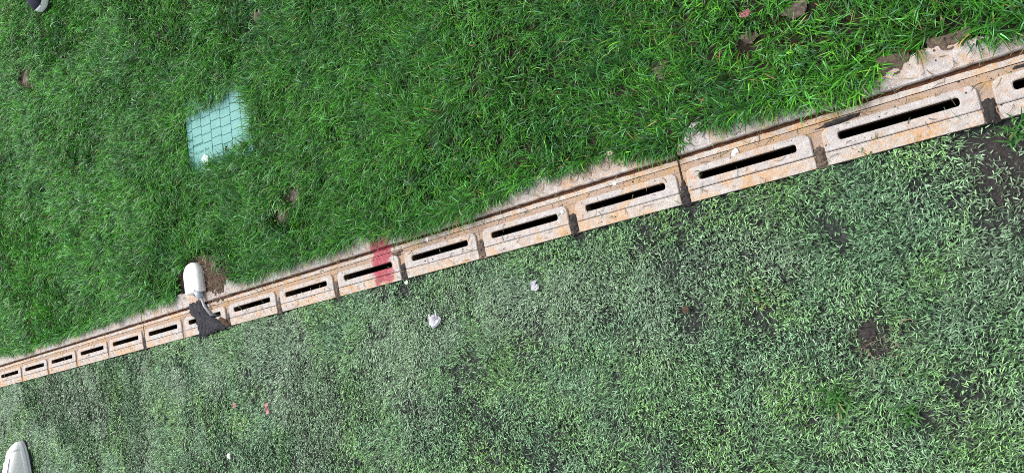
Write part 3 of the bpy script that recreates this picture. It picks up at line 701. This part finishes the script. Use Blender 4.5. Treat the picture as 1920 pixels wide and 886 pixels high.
crumple('paint_fleck', (3.2349, .0335, -.001), .0050, .3, M['pebble'], 'white fleck on the thin line below the kerb letters', 'fleck', 14, 2)
crumple('paint_fleck', (3.1051, .0065, .0045), .0042, .25, M['pebble'], 'white fleck on the slot plate end left of the kerb letters', 'fleck', 15, 2)
crumple('paint_fleck', (2.7158, .0365, -.001), .0055, .3, M['pebble'], 'white fleck on the thin rib right of the red paint', 'fleck', 16, 2)
crumple('stone_chip', (2.6241, -.0529, -.003), .006, .5, M['pebble'], 'small pale stone at the turf edge below the red paint', 'stone', 17, 2)
crumple('brown_leaf', (3.33, -.235, .002), .008, .2, M['soil_brown'], 'brown leaf crumb on the turf right of centre', 'leaf', 18, 2)

# ------------------------------------------------------------------ shoes (only the toes are in view)
def shoe(name, tip, ang, mats, label, dark_vamp):
    """toe at the origin pointing to local +y, heel at -0.29"""
    root = tag(empty(name, (tip[0], tip[1], -.004 + tip[2]), ang), label, 'shoe', 'shoes of people standing by')
    st = [(0.0, .016), (-.006, .031), (-.018, .042), (-.040, .049), (-.075, .052), (-.11, .0495), (-.16, .042), (-.21, .038), (-.255, .036), (-.278, .026), (-.288, .010)]
    out = [(w, yy) for yy, w in st] + [(-w, yy) for yy, w in reversed(st)]
    def ring(bm, sc, z, dy=0.0): return loop_verts(bm, [(x * sc, -.14 + (yy + .14) * (1 - (1 - sc) * .35) + dy) for x, yy in out][::-1], z)
    bm = bmesh.new(); prev = None
    for sc, z in ((.93, .0), (1.0, .004), (1.01, .013), (.995, .024), (.955, .030)):
        r = ring(bm, sc, z)
        if prev: bridge(bm, prev, r)
        else: bm.faces.new(r[::-1])
        prev = r
    bm.faces.new(prev); bmesh.ops.recalc_face_normals(bm, faces=bm.faces)
    sole = obj('sole', bm, mats['sole'], root, True)
    bm = bmesh.new(); prev = None
    for sc, z in ((.97, -.006), (1.03, -.003), (1.035, .004), (1.0, .0055)):
        r = ring(bm, sc, z)
        if prev: bridge(bm, prev, r)
        else: bm.faces.new(r[::-1])
        prev = r
    obj('dark_sole_rim', bm, M['navy'], sole, True)  # thin dark rim round the foot of the sole
    bm = bmesh.new(); prev = None
    for z, sc in ((.0128, 1.014), (.0142, 1.019), (.0165, 1.014)):
        r = ring(bm, sc, z)
        if prev: bridge(bm, prev, r)
        prev = r
    obj('sole_line', bm, mats['line'], sole, True)
    # upper: lofted dome sections along the shoe
    def upper(ys, grow, a0, a1, n=13):
        bm = bmesh.new(); rows = []
        for yy in ys:
            w = np.interp(-yy, [-q[0] for q in st], [q[1] for q in st]) * .945
            h = np.interp(-yy, [0, .006, .03, .07, .12, .16, .20, .25, .288], [.020, .036, .056, .070, .088, .100, .104, .098, .070])
            row = []
            for i in range(n):
                a = a0 + (a1 - a0) * i / (n - 1)
                row.append(bm.verts.new(((w + grow) * math.copysign(abs(math.cos(a)) ** .75, math.cos(a)), yy + grow * .5, .024 + (h - .024 + grow) * abs(math.sin(a)) ** .8)))
            rows.append(row)
        for p, q in zip(rows, rows[1:]):
            for i in range(n - 1): bm.faces.new((p[i], p[i+1], q[i+1], q[i]))
        for rw in (rows[0], rows[-1]):
            bm.faces.new(rw)
        bmesh.ops.recalc_face_normals(bm, faces=bm.faces); return bm
    obj('upper', upper([-.004, -.008, -.016, -.028, -.045, -.065, -.09, -.12, -.15, -.18, -.21, -.24, -.262, -.278, -.285], 0, 0, math.pi), mats['upper'], root, True)
    obj('tongue', upper([-.066, -.075, -.10, -.13, -.165], .003, math.pi * .34, math.pi * .66, 9), mats['tongue'], root, True)
    if not dark_vamp:
        obj('toe_cap', upper([-.005, -.009, -.016, -.028, -.040, -.046], .0014, 0, math.pi), mats['cap'], root, True)
    for i in range(4):
        bm = bmesh.new(); yy = -.082 - i * .022; h = float(np.interp(-yy, [.07, .12, .16], [.060, .078, .096])) + .001
        tube(bm, [(-.020, yy, h - .006), (-.008, yy - .003, h + .001), (.008, yy - .003, h + .001), (.020, yy, h - .006)], [.003] * 4, 8); obj('lace', bm, mats['lace'], root, True)
    # dark opening for the ankle and a collar ring
    bm = bmesh.new(); R1 = [(.030 * math.cos(2*math.pi*i/20), -.225 + .046 * math.sin(2*math.pi*i/20)) for i in range(20)]; R2 = [(.024 * math.cos(2*math.pi*i/20), -.225 + .039 * math.sin(2*math.pi*i/20)) for i in range(20)]
    q0, q1, q2, q3 = loop_verts(bm, R1, .085), loop_verts(bm, R1, .105), loop_verts(bm, R2, .105), loop_verts(bm, R2, .088)
    bridge(bm, q0, q1); bridge(bm, q1, q2); bridge(bm, q2, q3); bm.faces.new(q3); obj('collar', bm, mats['lace'], root, True)
shoe('white_sneaker', (.306, -.288, .004), math.radians(19), dict(sole=M['shoe_sole'], upper=M['shoe_white'], tongue=M['shoe_white'], cap=M['shoe_white'], lace=M['shoe_white'], line=M['paper']), 'all white sneaker toe at the lower left corner, standing on the turf', False)
shoe('navy_sneaker', (.905, 1.372, .010), math.radians(184), dict(sole=M['shoe_sole'], upper=M['navy'], tongue=M['shoe_light'], cap=M['navy'], lace=M['shoe_light'], line=M['shoe_white']), 'navy sneaker toe with thick white sole at the top left, standing on the lawn', True)
